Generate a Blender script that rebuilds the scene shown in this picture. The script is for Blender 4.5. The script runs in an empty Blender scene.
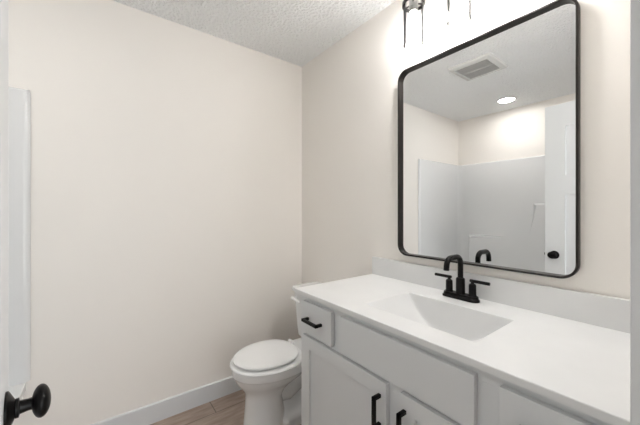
import bpy, bmesh, math
from mathutils import Vector, Matrix

S = bpy.context.scene
COL = S.collection
PI = math.pi

# ------------------------------------------------------------------ camera
CAM_H = 1.27
F_PX = 295.0
YAW = 37.03                      # degrees from +Y towards +X
cd = bpy.data.cameras.new('camera')
cam = bpy.data.objects.new('camera', cd)
COL.objects.link(cam)
cam.location = (0, 0, CAM_H)
cam.rotation_euler = (math.radians(90), 0, -math.radians(YAW))
cd.sensor_fit = 'HORIZONTAL'
cd.sensor_width = 36.0
cd.lens = 36.0 * F_PX / 640.0
cd.shift_y = -2.5 / 640.0
cd.clip_start = 0.01
S.camera = cam

# ------------------------------------------------------------------ world, exposure
W = bpy.data.worlds.new('world')
S.world = W
W.use_nodes = True
bg = W.node_tree.nodes['Background']
bg.inputs['Color'].default_value = (0.94, 0.975, 1.0, 1)
bg.inputs['Strength'].default_value = 4.4
BULB = 88.0
SPOT = 4.6
CAN = 54.0
S.view_settings.view_transform = 'Standard'
S.view_settings.look = 'None'
S.view_settings.gamma = 1.0
S.view_settings.use_curve_mapping = False
S.view_settings.exposure = 0.76
try:
    S.cycles.use_denoising = True
    S.cycles.max_bounces = 14
    S.cycles.diffuse_bounces = 8
    S.cycles.transparent_max_bounces = 16
    S.cycles.sample_clamp_indirect = 8.0
except Exception:
    pass

# ------------------------------------------------------------------ materials
def mat(name, col, rough=0.5, metal=0.0, spec=0.5, coat=0.0):
    m = bpy.data.materials.new(name)
    m.use_nodes = True
    b = m.node_tree.nodes['Principled BSDF']
    b.inputs['Base Color'].default_value = (*col, 1)
    b.inputs['Roughness'].default_value = rough
    b.inputs['Metallic'].default_value = metal
    b.inputs['Specular IOR Level'].default_value = spec
    b.inputs['Coat Weight'].default_value = coat
    b.inputs['Coat Roughness'].default_value = 0.08
    return m

def bump(m, scale, strength, dist=0.002, detail=3.0, ramp=None):
    nt = m.node_tree
    tc = nt.nodes.new('ShaderNodeTexCoord')
    nz = nt.nodes.new('ShaderNodeTexNoise')
    nz.inputs['Scale'].default_value = scale
    nz.inputs['Detail'].default_value = detail
    nt.links.new(tc.outputs['Object'], nz.inputs['Vector'])
    out = nz.outputs['Fac']
    if ramp:
        r = nt.nodes.new('ShaderNodeValToRGB')
        r.color_ramp.elements[0].position = ramp[0]
        r.color_ramp.elements[1].position = ramp[1]
        nt.links.new(out, r.inputs['Fac'])
        out = r.outputs['Color']
    bp = nt.nodes.new('ShaderNodeBump')
    bp.inputs['Strength'].default_value = strength
    bp.inputs['Distance'].default_value = dist
    nt.links.new(out, bp.inputs['Height'])
    nt.links.new(bp.outputs['Normal'], nt.nodes['Principled BSDF'].inputs['Normal'])
    return m

def mottle(m, scale, c1, c2, detail=4.0):
    nt = m.node_tree
    tc = nt.nodes.new('ShaderNodeTexCoord')
    nz = nt.nodes.new('ShaderNodeTexNoise')
    nz.inputs['Scale'].default_value = scale
    nz.inputs['Detail'].default_value = detail
    nt.links.new(tc.outputs['Object'], nz.inputs['Vector'])
    r = nt.nodes.new('ShaderNodeValToRGB')
    r.color_ramp.elements[0].position = 0.3
    r.color_ramp.elements[1].position = 0.7
    r.color_ramp.elements[0].color = (*c1, 1)
    r.color_ramp.elements[1].color = (*c2, 1)
    nt.links.new(nz.outputs['Fac'], r.inputs['Fac'])
    nt.links.new(r.outputs['Color'], nt.nodes['Principled BSDF'].inputs['Base Color'])
    return m

M_wall = bump(mat('wall paint', (0.86, 0.830, 0.790), 0.6, spec=0.3), 220, 0.06, 0.001)
M_ceil = bump(mat('ceiling texture', (0.91, 0.925, 0.93), 0.85, spec=0.2), 62, 1.0, 0.006, 3.0, (0.40, 0.64))
M_trim = mat('trim paint', (0.67, 0.685, 0.70), 0.35)
M_door = mat('door paint', (0.72, 0.74, 0.75), 0.35)
M_cab = bump(mat('cabinet paint', (0.675, 0.69, 0.70), 0.4), 90, 0.02, 0.0005)
M_counter = mottle(mat('cultured marble', (0.8, 0.8, 0.8), 0.30), 9, (0.715, 0.72, 0.72), (0.74, 0.745, 0.745))
M_china = mat('vitreous china', (0.80, 0.805, 0.805), 0.12, coat=0.3)
M_seat = mat('seat plastic', (0.88, 0.885, 0.885), 0.25)
M_acryl = mat('tub acrylic', (0.76, 0.77, 0.775), 0.06)
M_black = bump(mat('matte black metal', (0.0035, 0.003, 0.003), 0.36, 0.0, 0.20), 300, 0.03, 0.0004)
M_bronze = mat('dark bronze metal', (0.016, 0.0125, 0.0105), 0.38, 0.4)
M_nickel = mat('brushed nickel', (0.45, 0.44, 0.42), 0.3, 1.0)
M_mirror = mat('mirror silver', (0.95, 0.955, 0.955), 0.0, 1.0)
M_vent = mat('vent plastic', (0.66, 0.66, 0.65), 0.5)
M_ventback = mat('vent duct shade', (0.03, 0.03, 0.03), 0.8)
M_chrome = mat('chrome', (0.75, 0.75, 0.75), 0.12, 1.0)

def emit(name, col, s):
    m = bpy.data.materials.new(name)
    m.use_nodes = True
    nt = m.node_tree
    nt.nodes.clear()
    e = nt.nodes.new('ShaderNodeEmission')
    e.inputs['Color'].default_value = (*col, 1)
    e.inputs['Strength'].default_value = s
    o = nt.nodes.new('ShaderNodeOutputMaterial')
    nt.links.new(e.outputs[0], o.inputs['Surface'])
    return m
M_bulb = emit('lit bulb', (1.0, 0.98, 0.96), BULB)
M_lens = emit('lit lens', (1.0, 0.975, 0.95), CAN)

M_glass = bpy.data.materials.new('thin clear glass')
M_glass.use_nodes = True
nt = M_glass.node_tree
nt.nodes.clear()
tr = nt.nodes.new('ShaderNodeBsdfTransparent')
tr.inputs['Color'].default_value = (0.97, 0.97, 0.97, 1)
gl = nt.nodes.new('ShaderNodeBsdfGlossy')
gl.inputs['Roughness'].default_value = 0.03
lw = nt.nodes.new('ShaderNodeLayerWeight')
lw.inputs['Blend'].default_value = 0.5
pw = nt.nodes.new('ShaderNodeMath')
pw.operation = 'POWER'
pw.inputs[1].default_value = 4.0
nt.links.new(lw.outputs['Facing'], pw.inputs[0])
fr = nt.nodes.new('ShaderNodeMath')
fr.operation = 'MULTIPLY_ADD'
fr.inputs[1].default_value = 0.5
fr.inputs[2].default_value = 0.03
nt.links.new(pw.outputs[0], fr.inputs[0])
mx = nt.nodes.new('ShaderNodeMixShader')
om = nt.nodes.new('ShaderNodeOutputMaterial')
edge = nt.nodes.new('ShaderNodeValToRGB')
edge.color_ramp.elements[0].position = 0.36
edge.color_ramp.elements[0].color = (0.97, 0.97, 0.97, 1)
edge.color_ramp.elements[1].position = 0.74
edge.color_ramp.elements[1].color = (0.04, 0.04, 0.04, 1)
nt.links.new(lw.outputs['Facing'], edge.inputs['Fac'])
nt.links.new(edge.outputs['Color'], tr.inputs['Color'])
nt.links.new(fr.outputs[0], mx.inputs[0])
nt.links.new(tr.outputs[0], mx.inputs[1])
nt.links.new(gl.outputs[0], mx.inputs[2])
nt.links.new(mx.outputs[0], om.inputs['Surface'])

# floor: large brown wood-look tiles running along X, thin grout
M_floor = mat('floor tile', (0.2, 0.15, 0.12), 0.38)
nt = M_floor.node_tree
tc = nt.nodes.new('ShaderNodeTexCoord')
mp = nt.nodes.new('ShaderNodeMapping')
mp.inputs['Location'].default_value = (0.321, -0.040, 0)
nt.links.new(tc.outputs['Object'], mp.inputs['Vector'])
br = nt.nodes.new('ShaderNodeTexBrick')
br.offset = 0.5
br.inputs['Scale'].default_value = 1.0
br.inputs['Brick Width'].default_value = 0.61
br.inputs['Row Height'].default_value = 0.305
br.inputs['Mortar Size'].default_value = 0.0035
br.inputs['Mortar Smooth'].default_value = 0.1
br.inputs['Color1'].default_value = (0.36, 0.280, 0.230, 1)
br.inputs['Color2'].default_value = (0.43, 0.343, 0.287, 1)
br.inputs['Mortar'].default_value = (0.19, 0.152, 0.13, 1)
nt.links.new(mp.outputs['Vector'], br.inputs['Vector'])
mp2 = nt.nodes.new('ShaderNodeMapping')
mp2.inputs['Scale'].default_value = (3.0, 16.0, 1.0)
nt.links.new(tc.outputs['Object'], mp2.inputs['Vector'])
nz = nt.nodes.new('ShaderNodeTexNoise')
nz.inputs['Scale'].default_value = 2.5
nz.inputs['Detail'].default_value = 6.0
nt.links.new(mp2.outputs['Vector'], nz.inputs['Vector'])
rp = nt.nodes.new('ShaderNodeValToRGB')
rp.color_ramp.elements[0].position = 0.3
rp.color_ramp.elements[1].position = 0.72
rp.color_ramp.elements[0].color = (0.72, 0.70, 0.68, 1)
rp.color_ramp.elements[1].color = (1.12, 1.13, 1.15, 1)
nt.links.new(nz.outputs['Fac'], rp.inputs['Fac'])
mm = nt.nodes.new('ShaderNodeMix')
mm.data_type = 'RGBA'
mm.blend_type = 'MULTIPLY'
mm.inputs['Factor'].default_value = 1.0
nt.links.new(br.outputs['Color'], mm.inputs['A'])
nt.links.new(rp.outputs['Color'], mm.inputs['B'])
nt.links.new(mm.outputs['Result'], nt.nodes['Principled BSDF'].inputs['Base Color'])
bp = nt.nodes.new('ShaderNodeBump')
bp.inputs['Strength'].default_value = 0.4
bp.inputs['Distance'].default_value = 0.002
bp.invert = True
nt.links.new(br.outputs['Fac'], bp.inputs['Height'])
nt.links.new(bp.outputs['Normal'], nt.nodes['Principled BSDF'].inputs['Normal'])

# ------------------------------------------------------------------ mesh helpers (all in world coordinates)
def new():
    return bmesh.new()

def merge(dst, src):
    me = bpy.data.meshes.new('tmp')
    src.to_mesh(me)
    src.free()
    dst.from_mesh(me)
    bpy.data.meshes.remove(me)

def box(bm, x0, x1, y0, y1, z0, z1, bev=0.0, seg=2):
    b = bmesh.new()
    r = bmesh.ops.create_cube(b, size=1.0)
    for v in r['verts']:
        v.co = Vector(((x0 + x1) / 2 + v.co.x * (x1 - x0), (y0 + y1) / 2 + v.co.y * (y1 - y0), (z0 + z1) / 2 + v.co.z * (z1 - z0)))
    if bev > 0:
        bmesh.ops.bevel(b, geom=b.edges[:], offset=bev, segments=seg, profile=0.5, affect='EDGES')
    merge(bm, b)

def loft(bm, loops, closed=True, cap0=True, cap1=True):
    """bridge a list of equal-length point loops"""
    rows = [[bm.verts.new(p) for p in lp] for lp in loops]
    n = len(rows[0])
    for a, b in zip(rows[:-1], rows[1:]):
        for i in range(n if closed else n - 1):
            j = (i + 1) % n
            try:
                bm.faces.new((a[i], a[j], b[j], b[i]))
            except ValueError:
                pass
    if cap0:
        bm.faces.new(rows[0][::-1])
    if cap1:
        bm.faces.new(rows[-1])
    return rows

def frame_axes(d):
    d = d.normalized()
    up = Vector((0, 0, 1)) if abs(d.z) < 0.95 else Vector((1, 0, 0))
    a = d.cross(up).normalized()
    return a, d.cross(a).normalized()

def lathe(bm, origin, axis, prof, n=32, cap0=True, cap1=True):
    """prof: (distance along axis, radius)"""
    o, ax = Vector(origin), Vector(axis).normalized()
    a, b = frame_axes(ax)
    loops = []
    for t, r in prof:
        r = max(r, 1e-4)
        loops.append([o + ax * t + (a * math.cos(2 * PI * i / n) + b * math.sin(2 * PI * i / n)) * r for i in range(n)])
    loft(bm, loops, True, cap0, cap1)

def tube(bm, pts, rad, n=16):
    pts = [Vector(p) for p in pts]
    rads = rad if isinstance(rad, (list, tuple)) else [rad] * len(pts)
    d0 = (pts[1] - pts[0]).normalized()
    a, b = frame_axes(d0)
    loops = []
    prev = d0
    for k, p in enumerate(pts):
        if k == 0:
            d = d0
        elif k == len(pts) - 1:
            d = (pts[-1] - pts[-2]).normalized()
        else:
            d = ((pts[k + 1] - p).normalized() + (p - pts[k - 1]).normalized()).normalized()
        q = prev.rotation_difference(d)
        a = q @ a
        b = q @ b
        prev = d
        loops.append([p + (a * math.cos(2 * PI * i / n) + b * math.sin(2 * PI * i / n)) * rads[k] for i in range(n)])
    loft(bm, loops)

def rrect(cx, cy, hx, hy, r, seg=6):
    """rounded rectangle outline (2-D), counter-clockwise"""
    r = min(r, hx, hy)
    out = []
    for (sx, sy, a0) in ((1, 1, 0), (-1, 1, 90), (-1, -1, 180), (1, -1, 270)):
        for k in range(seg + 1):
            a = math.radians(a0 + 90.0 * k / seg)
            out.append((cx + sx * (hx - r) + r * math.cos(a), cy + sy * (hy - r) + r * math.sin(a)))
    return out

def finish(bm, angle=38):
    bmesh.ops.remove_doubles(bm, verts=bm.verts[:], dist=1e-5)
    bmesh.ops.recalc_face_normals(bm, faces=bm.faces[:])
    lim = math.radians(angle)
    for f in bm.faces:
        f.smooth = True
    for e in bm.edges:
        if len(e.link_faces) != 2 or e.calc_face_angle(0) > lim:
            e.smooth = False

def obj(name, bm, m, parent=None, root=None, angle=38, label=None):
    """one mesh object; the mesh is given in world coordinates and stored relative to its thing's base"""
    finish(bm, angle)
    r = root or parent
    off = Vector((0, 0, 0))
    while r is not None:
        off += r.location
        r = r.parent
    me = bpy.data.meshes.new(name)
    bm.to_mesh(me)
    bm.free()
    me.transform(Matrix.Translation(-off))
    me.materials.append(m)
    o = bpy.data.objects.new(name, me)
    COL.objects.link(o)
    if parent is not None:
        o.parent = parent
    wn = o.modifiers.new('weighted_normal', 'WEIGHTED_NORMAL')
    wn.keep_sharp = True
    wn.weight = 100
    if label:
        o['label'] = label
    return o

def thing(name, label, cat, loc, group=None):
    o = bpy.data.objects.new(name, None)
    o.empty_display_size = 0.05
    COL.objects.link(o)
    o.location = loc
    o['label'] = label
    o['category'] = cat
    if group:
        o['group'] = group
    return o

def struct(name, bm, m, label, cat, **k):
    o = obj(name, bm, m, **k)
    o['kind'] = 'structure'
    o['label'] = label
    o['category'] = cat
    return o

# ------------------------------------------------------------------ room shell
CEIL = 2.44
XR, XL, YB, YF = 1.333, -1.16, 2.014, 0.052      # right (mirror) wall, left wall, back wall, front (door) wall
T = 0.11
D0, D1, DH = -0.100, 0.615, 2.075                 # doorway

YH = -1.6                                       # far wall of the hall behind the doorway
b = new(); box(b, XL - T, XR + T, YH - T, YB + T, -0.08, 0.0)
struct('floor', b, M_floor, 'brown wood-look tile floor with thin grout lines', 'floor')
b = new(); box(b, XL - T, XR + T, YH - T, YB + T, CEIL, CEIL + 0.08)
struct('ceiling', b, M_ceil, 'white knockdown textured ceiling above the room', 'ceiling')
b = new(); box(b, XL - T, XR + T, YB, YB + T, 0, CEIL)
struct('wall_back', b, M_wall, 'warm off-white wall behind the toilet', 'wall')
b = new(); box(b, XR, XR + T, YH - T, YB, 0, CEIL)
struct('wall_right', b, M_wall, 'warm off-white wall that carries the mirror', 'wall')
b = new(); box(b, XL - T, XL, YH - T, YB, 0, CEIL)
struct('wall_left', b, M_wall, 'warm off-white wall above the long side of the shower surround', 'wall')
b = new()
box(b, XL, D0 - 0.02, YF - T, YF, 0, CEIL)
box(b, D1 + 0.02, XR, YF - T, YF, 0, CEIL)
box(b, D0 - 0.02, D1 + 0.02, YF - T, YF, DH + 0.02, CEIL)
struct('wall_front', b, M_wall, 'warm off-white wall with the doorway', 'wall')
YA = 0.47
b = new(); box(b, XL, -0.25, YA - 0.1, YA, 0, CEIL)
struct('wall_alcove', b, M_wall, 'short off-white wall closing the near end of the tub alcove', 'wall')

# unseen hall wall with a window added to send fill light through the doorway
WX0, WX1, WZ0, WZ1 = 0.25, 1.28, 0.12, 2.1
b = new()
box(b, XL, WX0, YH - T, YH, 0, CEIL); box(b, WX1, XR, YH - T, YH, 0, CEIL)
box(b, WX0, WX1, YH - T, YH, 0, WZ0); box(b, WX0, WX1, YH - T, YH, WZ1, CEIL)
struct('wall_hall', b, M_wall, 'unseen off-white hall wall with an added window for fill light, behind the viewer', 'wall')
b = new()
for x0, x1, z0, z1 in ((WX0, WX0 + 0.04, WZ0, WZ1), (WX1 - 0.04, WX1, WZ0, WZ1), (WX0 + 0.04, WX1 - 0.04, WZ0, WZ0 + 0.04), (WX0 + 0.04, WX1 - 0.04, WZ1 - 0.04, WZ1)):
    box(b, x0, x1, YH - 0.08, YH - 0.03, z0, z1, 0.002)
win = struct('fill_window_1', b, M_trim, 'added white framed window that lets in fill light, unseen behind the viewer', 'window')
b = new(); box(b, WX0 + 0.04, WX1 - 0.04, YH - 0.058, YH - 0.054, WZ0 + 0.04, WZ1 - 0.04)
obj('fill_window_pane', b, M_glass, win, label='clear pane of the added fill window')
pl = bpy.data.lights.new('fill_window_portal', 'AREA')
pl.shape = 'RECTANGLE'; pl.size = WX1 - WX0; pl.size_y = WZ1 - WZ0
pl.cycles.is_portal = True
po = bpy.data.objects.new('fill_window_portal', pl)
COL.objects.link(po)
po.location = ((WX0 + WX1) / 2, YH - 0.10, (WZ0 + WZ1) / 2)
po.rotation_euler = (math.radians(90), 0, 0)

def base_profile(bm, p0, p1, nrm, h=0.113, t=0.014):
    """flat baseboard with an eased top edge, from p0 to p1, nrm pointing into the room"""
    p0, p1, nrm = Vector(p0), Vector(p1), Vector(nrm)
    prof = [(0, 0), (t, 0), (t, h - 0.004), (t - 0.004, h), (0, h)]
    loft(bm, [[p + nrm * a + Vector((0, 0, z)) for a, z in prof] for p in (p0, p1)])

b = new(); base_profile(b, (-0.25, YB, 0), (XR, YB, 0), (0, -1, 0))
struct('baseboard_back', b, M_trim, 'white flat baseboard along the wall behind the toilet', 'baseboard', angle=20)
b = new(); base_profile(b, (XR, 1.206, 0), (XR, YB - 0.015, 0), (-1, 0, 0))
struct('baseboard_right', b, M_trim, 'white flat baseboard between the vanity and the corner', 'baseboard', angle=20)
b = new()
box(b, D1, D1 + 0.06, YF, YF + 0.0186, 0, DH + 0.06, 0.002)
box(b, D1, D1 + 0.02, YF - T - 0.005, YF + 0.002, 0, DH + 0.02, 0.001)
struct('trim_1', b, M_trim, 'white door casing at the right edge of the view', 'door casing')
b = new()
box(b, D0 - 0.06, D0, YF, YF + 0.0186, 0, DH + 0.06, 0.002)
box(b, D0 - 0.02, D0, YF - T - 0.005, YF + 0.002, 0, DH + 0.02, 0.001)
struct('trim_2', b, M_trim, 'white door casing on the hinge side of the doorway', 'door casing')
b = new()
box(b, D0, D1, YF, YF + 0.0186, DH, DH + 0.06, 0.002)
box(b, D0, D1, YF - T - 0.005, YF + 0.002, DH, DH + 0.02, 0.001)
struct('trim_3', b, M_trim, 'white door casing above the doorway', 'door casing')

# door, standing open into the room
dx0, dx1, dy0, dy1 = -0.166, -0.131, 0.069, 0.781
b = new()
st, dz0, dz1 = 0.13, 0.012, 2.068
pin = 0.011
box(b, dx0 + pin, dx1 - pin, dy0 + 0.01, dy1 - 0.01, dz0 + 0.01, dz1 - 0.01)
for y0, y1 in ((dy0, dy0 + st), (dy1 - st, dy1)):
    box(b, dx0, dx1, y0, y1, dz0, dz1, 0.0015)
for z0, z1 in ((dz0, 0.24), (1.386, 1.53), (1.896, dz1)):
    box(b, dx0, dx1, dy0 + st - 0.001, dy1 - st + 0.001, z0, z1, 0.0015)
door = struct('door_1', b, M_door, 'white two-panel door standing open on the left, with a black knob', 'door')
ky, kz = 0.718, 0.929
b = new()
lathe(b, (dx1, ky, kz), (1, 0, 0), [(0, 0.031), (0.003, 0.031), (0.005, 0.028), (0.008, 0.022), (0.0115, 0.0150), (0.0125, 0.0158), (0.0165, 0.0158), (0.0175, 0.0110), (0.028, 0.0098), (0.036, 0.0105)], 40)
k = obj('door_knob', b, M_black, door, label='black egg-shaped door knob')
b = new()
egg = bmesh.new()
bmesh.ops.create_uvsphere(egg, u_segments=36, v_segments=20, radius=1.0)
for v in egg.verts:
    v.co = Vector((dx1 + 0.0445 + v.co.x * 0.0130, ky + v.co.y * 0.0300, kz + v.co.z * 0.0268))
merge(b, egg)
grip = obj('knob_grip', b, M_black, k, root=k)
b = new(); box(b, -0.1615, -0.1355, dy1 - 0.001, dy1 + 0.0012, kz - 0.03, kz + 0.03, 0.0005)
box(b, -0.156, -0.142, dy1, dy1 + 0.009, kz - 0.009, kz + 0.009, 0.002)
latch = obj('latch_plate', b, M_black, door)
swing = Matrix.Translation((dx1, dy1, 0)) @ Matrix.Rotation(math.radians(5.9), 4, 'Z') @ Matrix.Translation((-dx1, -dy1, 0))
for o in (door, k, grip, latch):
    o.data.transform(swing)

# ------------------------------------------------------------------ tub and shower surround
tub = thing('bathtub_shower', 'glossy white one-piece tub and shower surround in the alcove', 'bathtub', (-0.7, 1.24, 0))
X0, X1, Y0, Y1 = -1.158, -0.278, YA + 0.002, YB - 0.002
RIM = 0.436
def rl(x0, x1, y0, y1, z, r=0.004, seg=5):
    return [(x, y, z) for x, y in rrect((x0 + x1) / 2, (y0 + y1) / 2, (x1 - x0) / 2, (y1 - y0) / 2, r, seg)]
b = new()
loft(b, [rl(X0, -0.350, Y0, Y1, 0.001), rl(X0, -0.345, Y0, Y1, 0.37), rl(X0, -0.338, Y0, Y1, 0.382), rl(X0, X1 - 0.004, Y0, Y1, 0.388), rl(X0, X1, Y0, Y1, 0.393),
         rl(X0, X1, Y0, Y1, 0.430), rl(X0 + 0.004, X1 - 0.005, Y0 + 0.004, Y1 - 0.004, RIM),
         rl(-1.08, -0.355, 0.575, 1.905, RIM, 0.13), rl(-1.074, -0.361, 0.582, 1.898, RIM - 0.006, 0.13), rl(-1.06, -0.375, 0.60, 1.87, 0.30, 0.13),
         rl(-1.03, -0.405, 0.64, 1.78, 0.13, 0.13), rl(-0.99, -0.445, 0.69, 1.70, 0.095, 0.12)], cap0=True, cap1=True)
obj('tub', b, M_acryl, tub)
# wall panels: one U-shaped shell with coved corners
def upath(d, r, lip):
    xi, yb, yf = -1.16 + d, YB - d, YA + d
    pts = [(-0.262 - lip, YB - 0.003), (-0.265 - lip, YB - 0.010), (-0.275 - lip, yb + 0.003), (-0.288 - lip, yb)]
    for i in range(9):
        a = math.radians(90 + 90 * i / 8)
        pts.append((xi + r + r * math.cos(a), yb - r + r * math.sin(a)))
    for i in range(9):
        a = math.radians(180 + 90 * i / 8)
        pts.append((xi + r + r * math.cos(a), yf + r + r * math.sin(a)))
    pts += [(-0.288 - lip, yf), (-0.275 - lip, yf - 0.003), (-0.265 - lip, YA + 0.010), (-0.262 - lip, YA + 0.003)]
    return pts
TOP = 1.854
def at(pts, z):
    return [(x, y, z) for x, y in pts]
outer = [(min(x, -0.262), min(max(y, YA + 0.002), YB - 0.002)) for x, y in upath(0.002, 0.012, 0)]
b = new()
loft(b, [at(outer, RIM + 0.001), at(upath(0.022, 0.055, 0), RIM + 0.001), at(upath(0.022, 0.055, 0), TOP - 0.012), at(upath(0.018, 0.052, 0.003), TOP - 0.004), at(upath(0.012, 0.045, 0.008), TOP), at(outer, TOP)], closed=False, cap0=False, cap1=False)
obj('wall_panel', b, M_acryl, tub)
# moulded soap ledges on the long wall: low long step and a taller one
b = new()
poly = [(1.837, RIM + 0.002), (1.837, 0.958), (1.146, 0.958), (1.146, 1.344), (0.56, 1.345), (0.56, RIM + 0.002)]
v0 = [b.verts.new((-1.139, y, z)) for y, z in poly]
v1 = [b.verts.new((-1.050, y, z)) for y, z in poly]
n = len(poly)
b.faces.new(v1); b.faces.new(v0[::-1])
for i in range(n):
    b.faces.new((v0[i], v0[(i + 1) % n], v1[(i + 1) % n], v1[i]))
bmesh.ops.bevel(b, geom=[e for e in b.edges if all(v.co.x > -1.06 for v in e.verts)], offset=0.032, segments=6, profile=0.5, affect='EDGES')
obj('soap_ledge', b, M_acryl, tub)

# ------------------------------------------------------------------ vanity cabinet
FX, OX = 0.791, 0.772            # face-frame front, door / drawer front
CY0, CY1, CZ = 0.056, 1.199, 0.868
van = thing('vanity_cabinet', 'light grey shaker vanity cabinet with black bar pulls under the white countertop', 'cabinet', (1.06, 0.628, 0))
b = new()
box(b, FX + 0.019, XR - 0.004, CY1 - 0.018, CY1, 0.10, CZ)
box(b, 0.865, XR - 0.004, CY1 - 0.018, CY1, 0.001, 0.10)
box(b, FX + 0.019, XR - 0.004, CY0, CY0 + 0.018, 0.10, CZ)
box(b, 0.865, XR - 0.004, CY0, CY0 + 0.018, 0.001, 0.10)
box(b, FX + 0.019, XR - 0.004, CY0 + 0.018, CY1 - 0.018, 0.10, 0.118)
box(b, XR - 0.012, XR - 0.004, CY0 + 0.018, CY1 - 0.018, 0.118, CZ)
obj('carcass', b, M_cab, van)
b = new()
def ff(y0, y1, z0, z1): box(b, FX, FX + 0.019, y0, y1, z0, z1, 0.0008, 1)
ff(CY1 - 0.05, CY1, 0.10, CZ); ff(CY0, CY0 + 0.05, 0.10, CZ)
ff(CY0 + 0.05, CY1 - 0.05, 0.83, CZ); ff(CY0 + 0.05, CY1 - 0.05, 0.67, 0.715); ff(CY0 + 0.05, CY1 - 0.05, 0.10, 0.145)
ff(0.59, 0.665, 0.145, 0.67); ff(0.29, 0.38, 0.715, 0.83); ff(0.885, 0.96, 0.715, 0.83)
obj('face_frame', b, M_cab, van)
b = new(); box(b, 0.847, 0.865, CY0, CY1, 0.001, 0.0995)
obj('toe_kick', b, M_cab, van)

def pull(parent, c, axis, L=0.110, proj=0.030, s=0.0122):
    """square bar pull centred at c=(y,z) on the front plane OX"""
    bm = new()
    y, z = c
    h = L / 2
    xf = OX - proj
    if axis == 'y':
        box(bm, xf - s / 2, xf + s / 2, y - h, y + h, z - s / 2, z + s / 2, 0.0012)
        for q in (y - h + s / 2, y + h - s / 2):
            box(bm, xf - s / 2, OX - 0.0002, q - s / 2, q + s / 2, z - s / 2, z + s / 2, 0.0012)
    else:
        box(bm, xf - s / 2, xf + s / 2, y - s / 2, y + s / 2, z - h, z + h, 0.0012)
        for q in (z - h + s / 2, z + h - s / 2):
            box(bm, xf - s / 2, OX - 0.0002, y - s / 2, y + s / 2, q - s / 2, q + s / 2, 0.0012)
    obj('bar_pull', bm, M_black, parent, label='matte black bar pull')

def shaker(name, y0, y1, z0, z1, rail=0.055):
    bm = new()
    box(bm, OX + 0.011, FX - 0.0005, y0 + 0.01, y1 - 0.01, z0 + 0.01, z1 - 0.01)
    for a, c in ((y0, y0 + rail), (y1 - rail, y1)):
        box(bm, OX, FX - 0.0005, a, c, z0, z1, 0.0015)
    for a, c in ((z0, z0 + rail), (z1 - rail, z1)):
        box(bm, OX, FX - 0.0005, y0 + rail - 0.001, y1 - rail + 0.001, a, c, 0.0015)
    return obj(name, bm, M_cab, van)

for y0, y1, py in ((0.656, 1.162, 0.683), (0.094, 0.600, 0.580)):
    d = shaker('door', y0, y1, 0.125, 0.686)
    pull(d, (py, 0.587), 'z')
for y0, y1 in ((0.9475, 1.162), (0.094, 0.3085)):
    b = new(); box(b, OX, FX - 0.0005, y0, y1, 0.700, 0.845, 0.0025)
    d = obj('drawer', b, M_cab, van)
    pull(d, ((y0 + y1) / 2 + 0.008, 0.773), 'y')
b = new(); box(b, OX, FX - 0.0005, 0.366, 0.897, 0.700, 0.845, 0.0025)
obj('false_drawer_front', b, M_cab, van)

# ------------------------------------------------------------------ countertop with integral basin
CT = 0.889
ctop = thing('vanity_countertop', 'white cultured marble countertop with moulded rectangular sink on the grey vanity', 'countertop', (1.05, 0.635, 0.869))
KX0, KX1, KY0, KY1 = 0.767, XR - 0.002, YF + 0.002, 1.222
HX0, HX1, HY0, HY1 = 0.858, 1.162, 0.395, 0.862      # hole filled by the basin mesh
def q4(x0, x1, y0, y1, z): return [(x0, y0, z), (x1, y0, z), (x1, y1, z), (x0, y1, z)]
b = new()
e = 0.0035
loft(b, [q4(HX0, HX1, HY0, HY1, CZ + 0.001), q4(KX0, KX1, KY0, KY1, CZ + 0.001), q4(KX0, KX1, KY0, KY1, CT - e), q4(KX0 + e * 0.3, KX1, KY0, KY1 - e * 0.3, CT - e * 0.3), q4(KX0 + e, KX1, KY0, KY1 - e, CT), q4(HX0, HX1, HY0, HY1, CT), q4(HX0, HX1, HY0, HY1, CZ + 0.001)], cap0=False, cap1=False)
obj('top', b, M_counter, ctop, angle=60)
b = new(); box(b, KX1 - 0.02, KX1, KY0, KY1, CT - 0.001, 0.990, 0.0025)
obj('backsplash', b, M_counter, ctop)
def smin(a, c, k):
    h = max(k - abs(a - c), 0.0) / k
    return min(a, c) - h * h * k * 0.25
BX0, BX1, BY0, BY1 = 0.868, 1.149, 0.409, 0.846
def basin(x, y):
    side = lambda t: (0.13 * (1 - (1 - t / 0.2) ** 1.8) if 0 < t < 0.2 else (1.17 * t if t <= 0 else 0.13))
    d = smin(side(y - BY0), side(BY1 - y), 0.02)
    d = smin(d, 5.0 * (BX1 - x), 0.018)
    d = smin(d, 8.0 * (x - BX0), 0.02)
    d = smin(d, 0.130, 0.02)
    r = 0.0035
    return 0.0 if d < -r else (d if d > r else (d + r) ** 2 / (4 * r))
b = new()
def lines(a, c, edges, coarse, fine=0.0008, span=0.0075):
    out = {round(a, 5), round(c, 5)}
    n = int((c - a) / coarse)
    out |= {round(a + (c - a) * i / n, 5) for i in range(n + 1)}
    for q in edges:
        out = {t for t in out if abs(t - q) > span or t in (round(a, 5), round(c, 5))}
        m = int(span / fine)
        out |= {round(q + fine * i, 5) for i in range(-m, m + 1) if a < q + fine * i < c}
    return sorted(out)
xs = lines(HX0, HX1, (BX0, BX1), 0.004)
ys = lines(HY0, HY1, (BY0, BY1), 0.004)
g = [[b.verts.new((x, y, CT - basin(x, y))) for y in ys] for x in xs]
for i in range(len(xs) - 1):
    for j in range(len(ys) - 1):
        b.faces.new((g[i][j], g[i + 1][j], g[i + 1][j + 1], g[i][j + 1]))
sink = obj('sink_basin', b, M_counter, ctop, angle=80)
dy = (BY0 + BY1) / 2
dzs = CT - basin(1.02, dy)
b = new(); lathe(b, (1.02, dy, dzs - 0.004), (0, 0, 1), [(0, 0.022), (0.006, 0.022), (0.0075, 0.020), (0.0075, 0.016), (0.010, 0.015), (0.011, 0.004)], 28)
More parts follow.
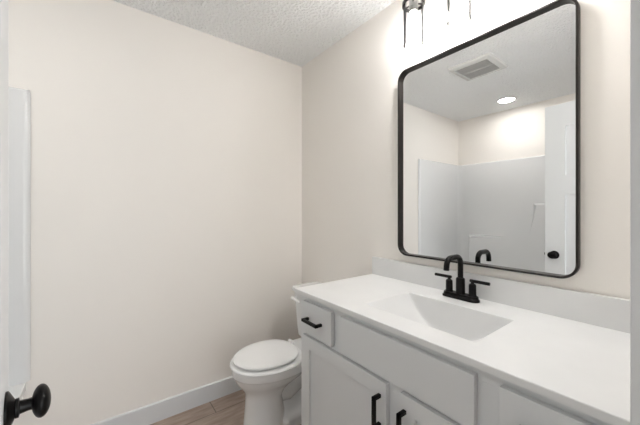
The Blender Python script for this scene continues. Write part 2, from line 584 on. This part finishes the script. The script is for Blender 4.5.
obj('drain', b, M_black, sink, root=sink, label='black sink drain')

# ------------------------------------------------------------------ faucet
FXc, FYc = 1.250, 0.651
fau = thing('faucet', 'matte black two-handle centerset faucet with arched spout behind the sink', 'faucet', (FXc, FYc, CT))
b = new()
def stad(hx, hy, z):
    return [(x, y, z) for x, y in rrect(FXc, FYc, hx, hy, hx, 10)]
loft(b, [stad(0.027, 0.079, CT + 0.0005), stad(0.027, 0.079, CT + 0.006), stad(0.025, 0.077, CT + 0.009), stad(0.0235, 0.0745, CT + 0.010), stad(0.0225, 0.0735, CT + 0.019), stad(0.020, 0.071, CT + 0.022)])
obj('base_plate', b, M_black, fau)
b = new()
lathe(b, (FXc, FYc, CT + 0.0215), (0, 0, 1), [(0, 0.0195), (0.003, 0.0195), (0.005, 0.0185), (0.062, 0.0180), (0.066, 0.0165), (0.069, 0.0125)], 32)
zt, rb = 1.038, 0.036
pts = [(FXc, FYc, CT + 0.085), (FXc, FYc, zt - 0.02)]
x_end = 1.139
R1 = 0.033
for i in range(0, 9):
    a = math.radians(90 * i / 8)
    pts.append((FXc - R1 + R1 * math.cos(a), FYc, zt + R1 * math.sin(a)))
for i in range(0, 9):
    a = math.radians(90 + 82 * i / 8)
    pts.append((x_end + R1 + R1 * math.cos(a), FYc, zt + R1 * math.sin(a)))
lx, lz = pts[-1][0], pts[-1][2]
pts.append((lx - 0.002, FYc, lz - 0.020))
tube(b, pts, 0.0112, 20)
obj('spout', b, M_black, fau)
for s in (-1, 1):
    hy = FYc + s * 0.051
    b = new()
    lathe(b, (FXc, hy, CT + 0.0215), (0, 0, 1), [(0, 0.0165), (0.003, 0.0165), (0.005, 0.0145), (0.046, 0.0140), (0.050, 0.0115), (0.053, 0.0065), (0.062, 0.0060), (0.066, 0.006)], 28)
    h = obj('handle', b, M_black, fau)
    b = new()
    tube(b, [(FXc, hy - s * 0.010, 0.9735), (FXc, hy - s * 0.008, 0.9735), (FXc, hy + s * 0.066, 0.9735), (FXc, hy + s * 0.068, 0.9735)], [0.0055, 0.0068, 0.0068, 0.0055], 16)
    obj('lever', b, M_black, h, root=h)

# ------------------------------------------------------------------ mirror
mx_f, mx_b = 1.308, XR - 0.0015
MY0, MY1, MZ0, MZ1 = 0.2715, 1.031, 1.027, 2.021
mir = thing('wall_mirror', 'large rectangular mirror with rounded corners and thin dark bronze frame above the sink', 'mirror', (XR, (MY0 + MY1) / 2, MZ0))
def mloop(ins, x, r):
    return [(x, y, z) for y, z in rrect((MY0 + MY1) / 2, (MZ0 + MZ1) / 2, (MY1 - MY0) / 2 - ins, (MZ1 - MZ0) / 2 - ins, r, 12)]
b = new()
FWm = 0.0085
lo = [mloop(0, mx_b, 0.055), mloop(0, mx_f + 0.0015, 0.055), mloop(0.0015, mx_f, 0.0535), mloop(FWm - 0.0015, mx_f, 0.048), mloop(FWm, mx_f + 0.0015, 0.0465), mloop(FWm, mx_f + 0.020, 0.0465), mloop(FWm, mx_b, 0.0465), mloop(0, mx_b, 0.055)]
loft(b, lo, cap0=False, cap1=False)
obj('frame', b, M_bronze, mir)
b = new()
loft(b, [mloop(FWm - 0.0004, mx_f + 0.0225, 0.0469), mloop(FWm - 0.0004, mx_f + 0.0205, 0.0469)])
obj('mirror_glass', b, M_mirror, mir)

# ------------------------------------------------------------------ vanity light (three clear glass shades)
LX, LYs, GZ0, GZ1 = 1.245, (0.8837, 0.6545, 0.4253), 2.084, 2.285
vl = thing('vanity_light', 'dark bronze vanity light with clear glass cylinder shades on the wall above the mirror', 'wall light', (XR, 0.6545, 2.365))
b = new(); box(b, XR - 0.024, XR - 0.001, 0.6545 - 0.10, 0.6545 + 0.10, 2.305, 2.425, 0.004)
obj('backplate', b, M_bronze, vl)
b = new(); box(b, LX - 0.011, LX + 0.011, 0.6545 - 0.26, 0.6545 + 0.26, 2.353, 2.375, 0.003)
box(b, LX + 0.005, XR - 0.02, 0.6545 - 0.012, 0.6545 + 0.012, 2.355, 2.373, 0.002)
obj('crossbar', b, M_bronze, vl)
for ly in LYs:
    b = new()
    o = (LX, ly, GZ1)
    # ring that carries the glass, three spokes, stem
    lathe(b, o, (0, 0, 1), [(-0.006, 0.0495), (-0.006, 0.0545), (0.010, 0.0545), (0.010, 0.0495), (-0.006, 0.0495)], 40, False, False)
    for q in range(3):
        a = math.radians(90 + 120 * q)
        tube(b, [(LX + 0.012 * math.cos(a), ly + 0.012 * math.sin(a), GZ1 + 0.004), (LX + 0.05 * math.cos(a), ly + 0.05 * math.sin(a), GZ1 + 0.004)], 0.004, 10)
    lathe(b, o, (0, 0, 1), [(0.026, 0.012), (0.075, 0.010)], 20)
    obj('shade_holder', b, M_bronze, vl)
    b = new()
    lathe(b, o, (0, 0, 1), [(-0.040, 0.0195), (-0.038, 0.021), (-0.022, 0.021), (-0.020, 0.0185), (-0.012, 0.0185), (-0.010, 0.0215), (0.026, 0.0215), (0.028, 0.019)], 28)
    obj('socket', b, M_nickel, vl, label='brushed metal lamp socket')
    b = new()
    R = 0.0485
    lathe(b, (LX, ly, 0), (0, 0, 1), [(GZ1 + 0.008, R), (GZ0 + 0.006, R), (GZ0 + 0.004, R + 0.0012), (GZ0 + 0.002, R + 0.0016), (GZ0, R + 0.0010), (GZ0 - 0.001, R - 0.0014), (GZ0, R - 0.0040), (GZ0 + 0.002, R - 0.0046), (GZ0 + 0.004, R - 0.0042), (GZ0 + 0.006, R - 0.003), (GZ1 + 0.008, R - 0.003), (GZ1 + 0.008, R)], 48, False, False)
    obj('glass_shade', b, M_glass, vl, label='clear glass cylinder shade')
    b = new()
    lathe(b, (LX, ly, GZ1 - 0.041), (0, 0, -1), [(0, 0.0125), (0.004, 0.0145), (0.012, 0.0160), (0.085, 0.0160), (0.098, 0.0135), (0.106, 0.008), (0.109, 0.001)], 28)
    obj('light_bulb', b, M_bulb, vl, label='glowing tubular bulb')
    sl = bpy.data.lights.new('bulb_light', 'SPOT')
    sl.energy = SPOT
    sl.color = (1.0, 0.98, 0.96)
    sl.spot_size = math.radians(152)
    sl.spot_blend = 1.0
    sl.shadow_soft_size = 0.015
    so_ = bpy.data.objects.new('bulb_light', sl)
    COL.objects.link(so_)
    so_.parent = vl
    so_.location = Vector((LX, ly, GZ1 - 0.170)) - vl.location

# ------------------------------------------------------------------ ceiling fixtures (seen in the mirror)
can = thing('recessed_light', 'lit round recessed downlight in the ceiling over the tub', 'ceiling light', (-0.81, 1.31, CEIL))
b = new(); lathe(b, (-0.81, 1.31, CEIL), (0, 0, -1), [(0.0005, 0.070), (0.0005, 0.096), (0.003, 0.096), (0.007, 0.090), (0.009, 0.078), (0.006, 0.072), (0.0005, 0.070)], 48, False, False)
obj('trim_ring', b, M_vent, can)
b = new(); lathe(b, (-0.81, 1.31, CEIL), (0, 0, -1), [(0.001, 0.0715), (0.005, 0.0715)], 48)
obj('lens', b, M_lens, can, label='glowing round lens')

vx0, vx1, vy0, vy1 = -0.002, 0.340, 0.988, 1.320
vent = thing('exhaust_vent', 'square white louvred exhaust fan grille in the ceiling', 'vent', ((vx0 + vx1) / 2, (vy0 + vy1) / 2, CEIL))
vcx, vcy, vh = (vx0 + vx1) / 2, (vy0 + vy1) / 2, (vx1 - vx0) / 2
vq = lambda h, z, r=0.012: [(x, y, z) for x, y in rrect(vcx, vcy, h, h - 0.003, r, 4)]
b = new()
loft(b, [vq(vh, CEIL - 0.001), vq(vh, CEIL - 0.006), vq(vh - 0.008, CEIL - 0.016), vq(vh - 0.041, CEIL - 0.024, 0.006), vq(vh - 0.043, CEIL - 0.022, 0.006), vq(vh - 0.043, CEIL - 0.001, 0.006)], cap0=False, cap1=False)
box(b, vcx - 0.003, vcx + 0.003, vy0 + 0.043, vy1 - 0.043, CEIL - 0.022, CEIL - 0.008)
obj('frame', b, M_vent, vent, angle=25)
b = new()
box(b, vx0 + 0.043, vx1 - 0.043, vy0 + 0.046, vy1 - 0.046, CEIL - 0.0035, CEIL - 0.001)  # near-black sheet stands in for the shade inside the duct
obj('duct_shade_sheet', b, M_ventback, vent, label='dark sheet painted as the shade of the duct behind the louvres')
b = new()
ns = 18
for i in range(ns):
    x = vx0 + 0.050 + (vx1 - vx0 - 0.100) * i / (ns - 1)
    if abs(x - vcx) < 0.007: continue
    loft(b, [[(x + 0.0038, y, CEIL - 0.0215), (x + 0.0050, y, CEIL - 0.0205), (x - 0.0038, y, CEIL - 0.008), (x - 0.0050, y, CEIL - 0.009)] for y in (vy0 + 0.046, vy1 - 0.046)])
obj('louvres', b, M_vent, vent)

# ------------------------------------------------------------------ toilet
TY = 1.58
toi = thing('toilet', 'white two-piece elongated toilet with closed lid between the vanity and the wall', 'toilet', (0.95, TY, 0))
def egg_loop(xf, xb, hw, z, n=56, wide=0.55, pb=2.0, pf=2.0):
    """egg outline: front tip xf, back xb, half width hw, widest at the given fraction"""
    xm = xf + (xb - xf) * wide
    out = []
    for i in range(n):
        a = 2 * PI * i / n
        c, s = math.cos(a), math.sin(a)
        p = pf if c > 0 else pb
        L = (xm - xf) if c > 0 else (xb - xm)
        x = xm - math.copysign(abs(c) ** (2 / p), c) * L
        y = TY + math.copysign(abs(s) ** (2 / p), s) * hw
        out.append((x, y, z))
    return out
b = new()
loft(b, [egg_loop(0.655, 0.90, 0.112, 0.001, pb=3), egg_loop(0.655, 0.90, 0.112, 0.012, pb=3), egg_loop(0.659, 0.895, 0.108, 0.03, pb=3),
         egg_loop(0.667, 0.885, 0.100, 0.12, pb=3), egg_loop(0.672, 0.875, 0.094, 0.20, pb=3), egg_loop(0.668, 0.90, 0.096, 0.230, pb=2.8),
         egg_loop(0.652, 0.94, 0.112, 0.258, pb=2.6), egg_loop(0.632, 0.98, 0.138, 0.285, pb=2.4), egg_loop(0.616, 1.02, 0.158, 0.308, pb=2.3),
         egg_loop(0.608, 1.04, 0.168, 0.328, pb=2.3), egg_loop(0.605, 1.05, 0.171, 0.338, pb=2.3), egg_loop(0.601, 1.06, 0.176, 0.342, pb=2.3), egg_loop(0.596, 1.06, 0.181, 0.348, pb=2.3), egg_loop(0.595, 1.06, 0.182, 0.380, pb=2.3), egg_loop(0.600, 1.056, 0.177, 0.386, pb=2.3)])
# rear deck under the tank
loft(b, [[(x, y, z) for x, y in rrect(1.13, TY, hx, hy, 0.04, 5)] for z, hx, hy in ((0.30, 0.10, 0.085), (0.325, 0.14, 0.11), (0.35, 0.16, 0.125), (0.380, 0.165, 0.13), (0.3875, 0.16, 0.126))])
obj('bowl', b, M_china, toi, angle=50)
# exposed trapway and rear foot
b = new()
tube(b, [(0.86, TY, 0.20), (0.92, TY, 0.185), (0.98, TY, 0.215), (1.03, TY, 0.265), (1.08, TY, 0.285), (1.13, TY, 0.255), (1.16, TY, 0.19), (1.165, TY, 0.12), (1.15, TY, 0.04)], [0.075, 0.078, 0.076, 0.074, 0.073, 0.072, 0.071, 0.070, 0.068], 28)
obj('trapway', b, M_china, toi, angle=60)
b = new()
loft(b, [[(x, y, z) for x, y in rrect(1.03, TY, hx, hy, 0.06, 6)] for z, hx, hy in ((0.001, 0.20, 0.116), (0.045, 0.20, 0.116), (0.062, 0.197, 0.112), (0.075, 0.19, 0.10), (0.10, 0.18, 0.07), (0.16, 0.17, 0.05))])
foot = obj('foot', b, M_china, toi, angle=50)
for s in (-1, 1):
    b = new(); lathe(b, (1.05, TY + s * 0.093, 0.070), (0, 0, 1), [(0, 0.016), (0.014, 0.015), (0.022, 0.010), (0.025, 0.002)], 20)
    obj('bolt_cap', b, M_seat, toi)
# seat ring, lid, hinges
b = new()
so = [egg_loop(0.600, 1.000, 0.177, 0.3905, pb=2.3), egg_loop(0.589, 1.012, 0.187, 0.3925, pb=2.3), egg_loop(0.585, 1.015, 0.191, 0.396, pb=2.3), egg_loop(0.586, 1.014, 0.190, 0.400, pb=2.3), egg_loop(0.591, 1.010, 0.185, 0.4040, pb=2.3), egg_loop(0.602, 1.00, 0.174, 0.4060, pb=2.3),
      egg_loop(0.675, 0.955, 0.112, 0.4060), egg_loop(0.675, 0.955, 0.112, 0.3905), egg_loop(0.600, 1.000, 0.177, 0.3905, pb=2.3)]
loft(b, so, cap0=False, cap1=False)
obj('seat', b, M_seat, toi)
b = new()
loft(b, [egg_loop(0.614, 0.970, 0.152, 0.4130, pb=2.25), egg_loop(0.603, 0.982, 0.163, 0.4155, pb=2.25), egg_loop(0.601, 0.983, 0.165, 0.418, pb=2.25), egg_loop(0.601, 0.983, 0.165, 0.424, pb=2.25), egg_loop(0.607, 0.978, 0.159, 0.4285, pb=2.25), egg_loop(0.64, 0.95, 0.130, 0.4305, pb=2.2), egg_loop(0.72, 0.90, 0.07, 0.432)])
obj('lid', b, M_seat, toi, angle=50)
for s in (-1, 1):
    b = new()
    tube(b, [(1.012, TY + s * 0.055, 0.406), (1.012, TY + s * 0.057, 0.406), (1.012, TY + s * 0.098, 0.406), (1.012, TY + s * 0.10, 0.406)], [0.009, 0.0125, 0.0125, 0.009], 18)
    box(b, 1.000, 1.028, TY + s * 0.077 - 0.017, TY + s * 0.077 + 0.017, 0.3865, 0.402, 0.003)
    obj('hinge', b, M_seat, toi)
# tank, lid, lever
TX0, TX1 = 1.105, 1.318
def tl(x0, x1, hw, z, r=0.035):
    return [(x, y, z) for x, y in rrect((x0 + x1) / 2, TY, (x1 - x0) / 2, hw, r, 8)]
b = new()
loft(b, [tl(1.135, 1.305, 0.185, 0.388), tl(1.128, 1.308, 0.192, 0.395), tl(1.122, 1.31, 0.197, 0.45), tl(TX0 + 0.003, TX1 - 0.003, 0.212, 0.695), tl(TX0 + 0.003, TX1 - 0.003, 0.212, 0.701)])
obj('tank', b, M_china, toi, angle=50)
b = new()
loft(b, [tl(TX0 - 0.004, TX1, 0.220, 0.7015), tl(TX0 - 0.010, TX1 + 0.002, 0.226, 0.7050), tl(TX0 - 0.010, TX1 + 0.002, 0.226, 0.7250), tl(TX0 - 0.004, TX1, 0.220, 0.7330), tl(TX0 + 0.03, TX1 - 0.02, 0.19, 0.7360)])
obj('tank_lid', b, M_china, toi, angle=50)
b = new()
ly, lz = TY + 0.172, 0.655
lathe(b, (TX0 + 0.006, ly, lz), (-1, 0, 0), [(0, 0.011), (0.010, 0.011), (0.012, 0.008), (0.022, 0.008)], 20)
tube(b, [(TX0 - 0.018, ly - 0.075, lz - 0.008), (TX0 - 0.018, ly - 0.07, lz - 0.008), (TX0 - 0.017, ly - 0.02, lz - 0.002), (TX0 - 0.017, ly + 0.012, lz), (TX0 - 0.017, ly + 0.018, lz)], [0.006, 0.009, 0.009, 0.013, 0.009], 16)
obj('flush_lever', b, M_seat, toi)
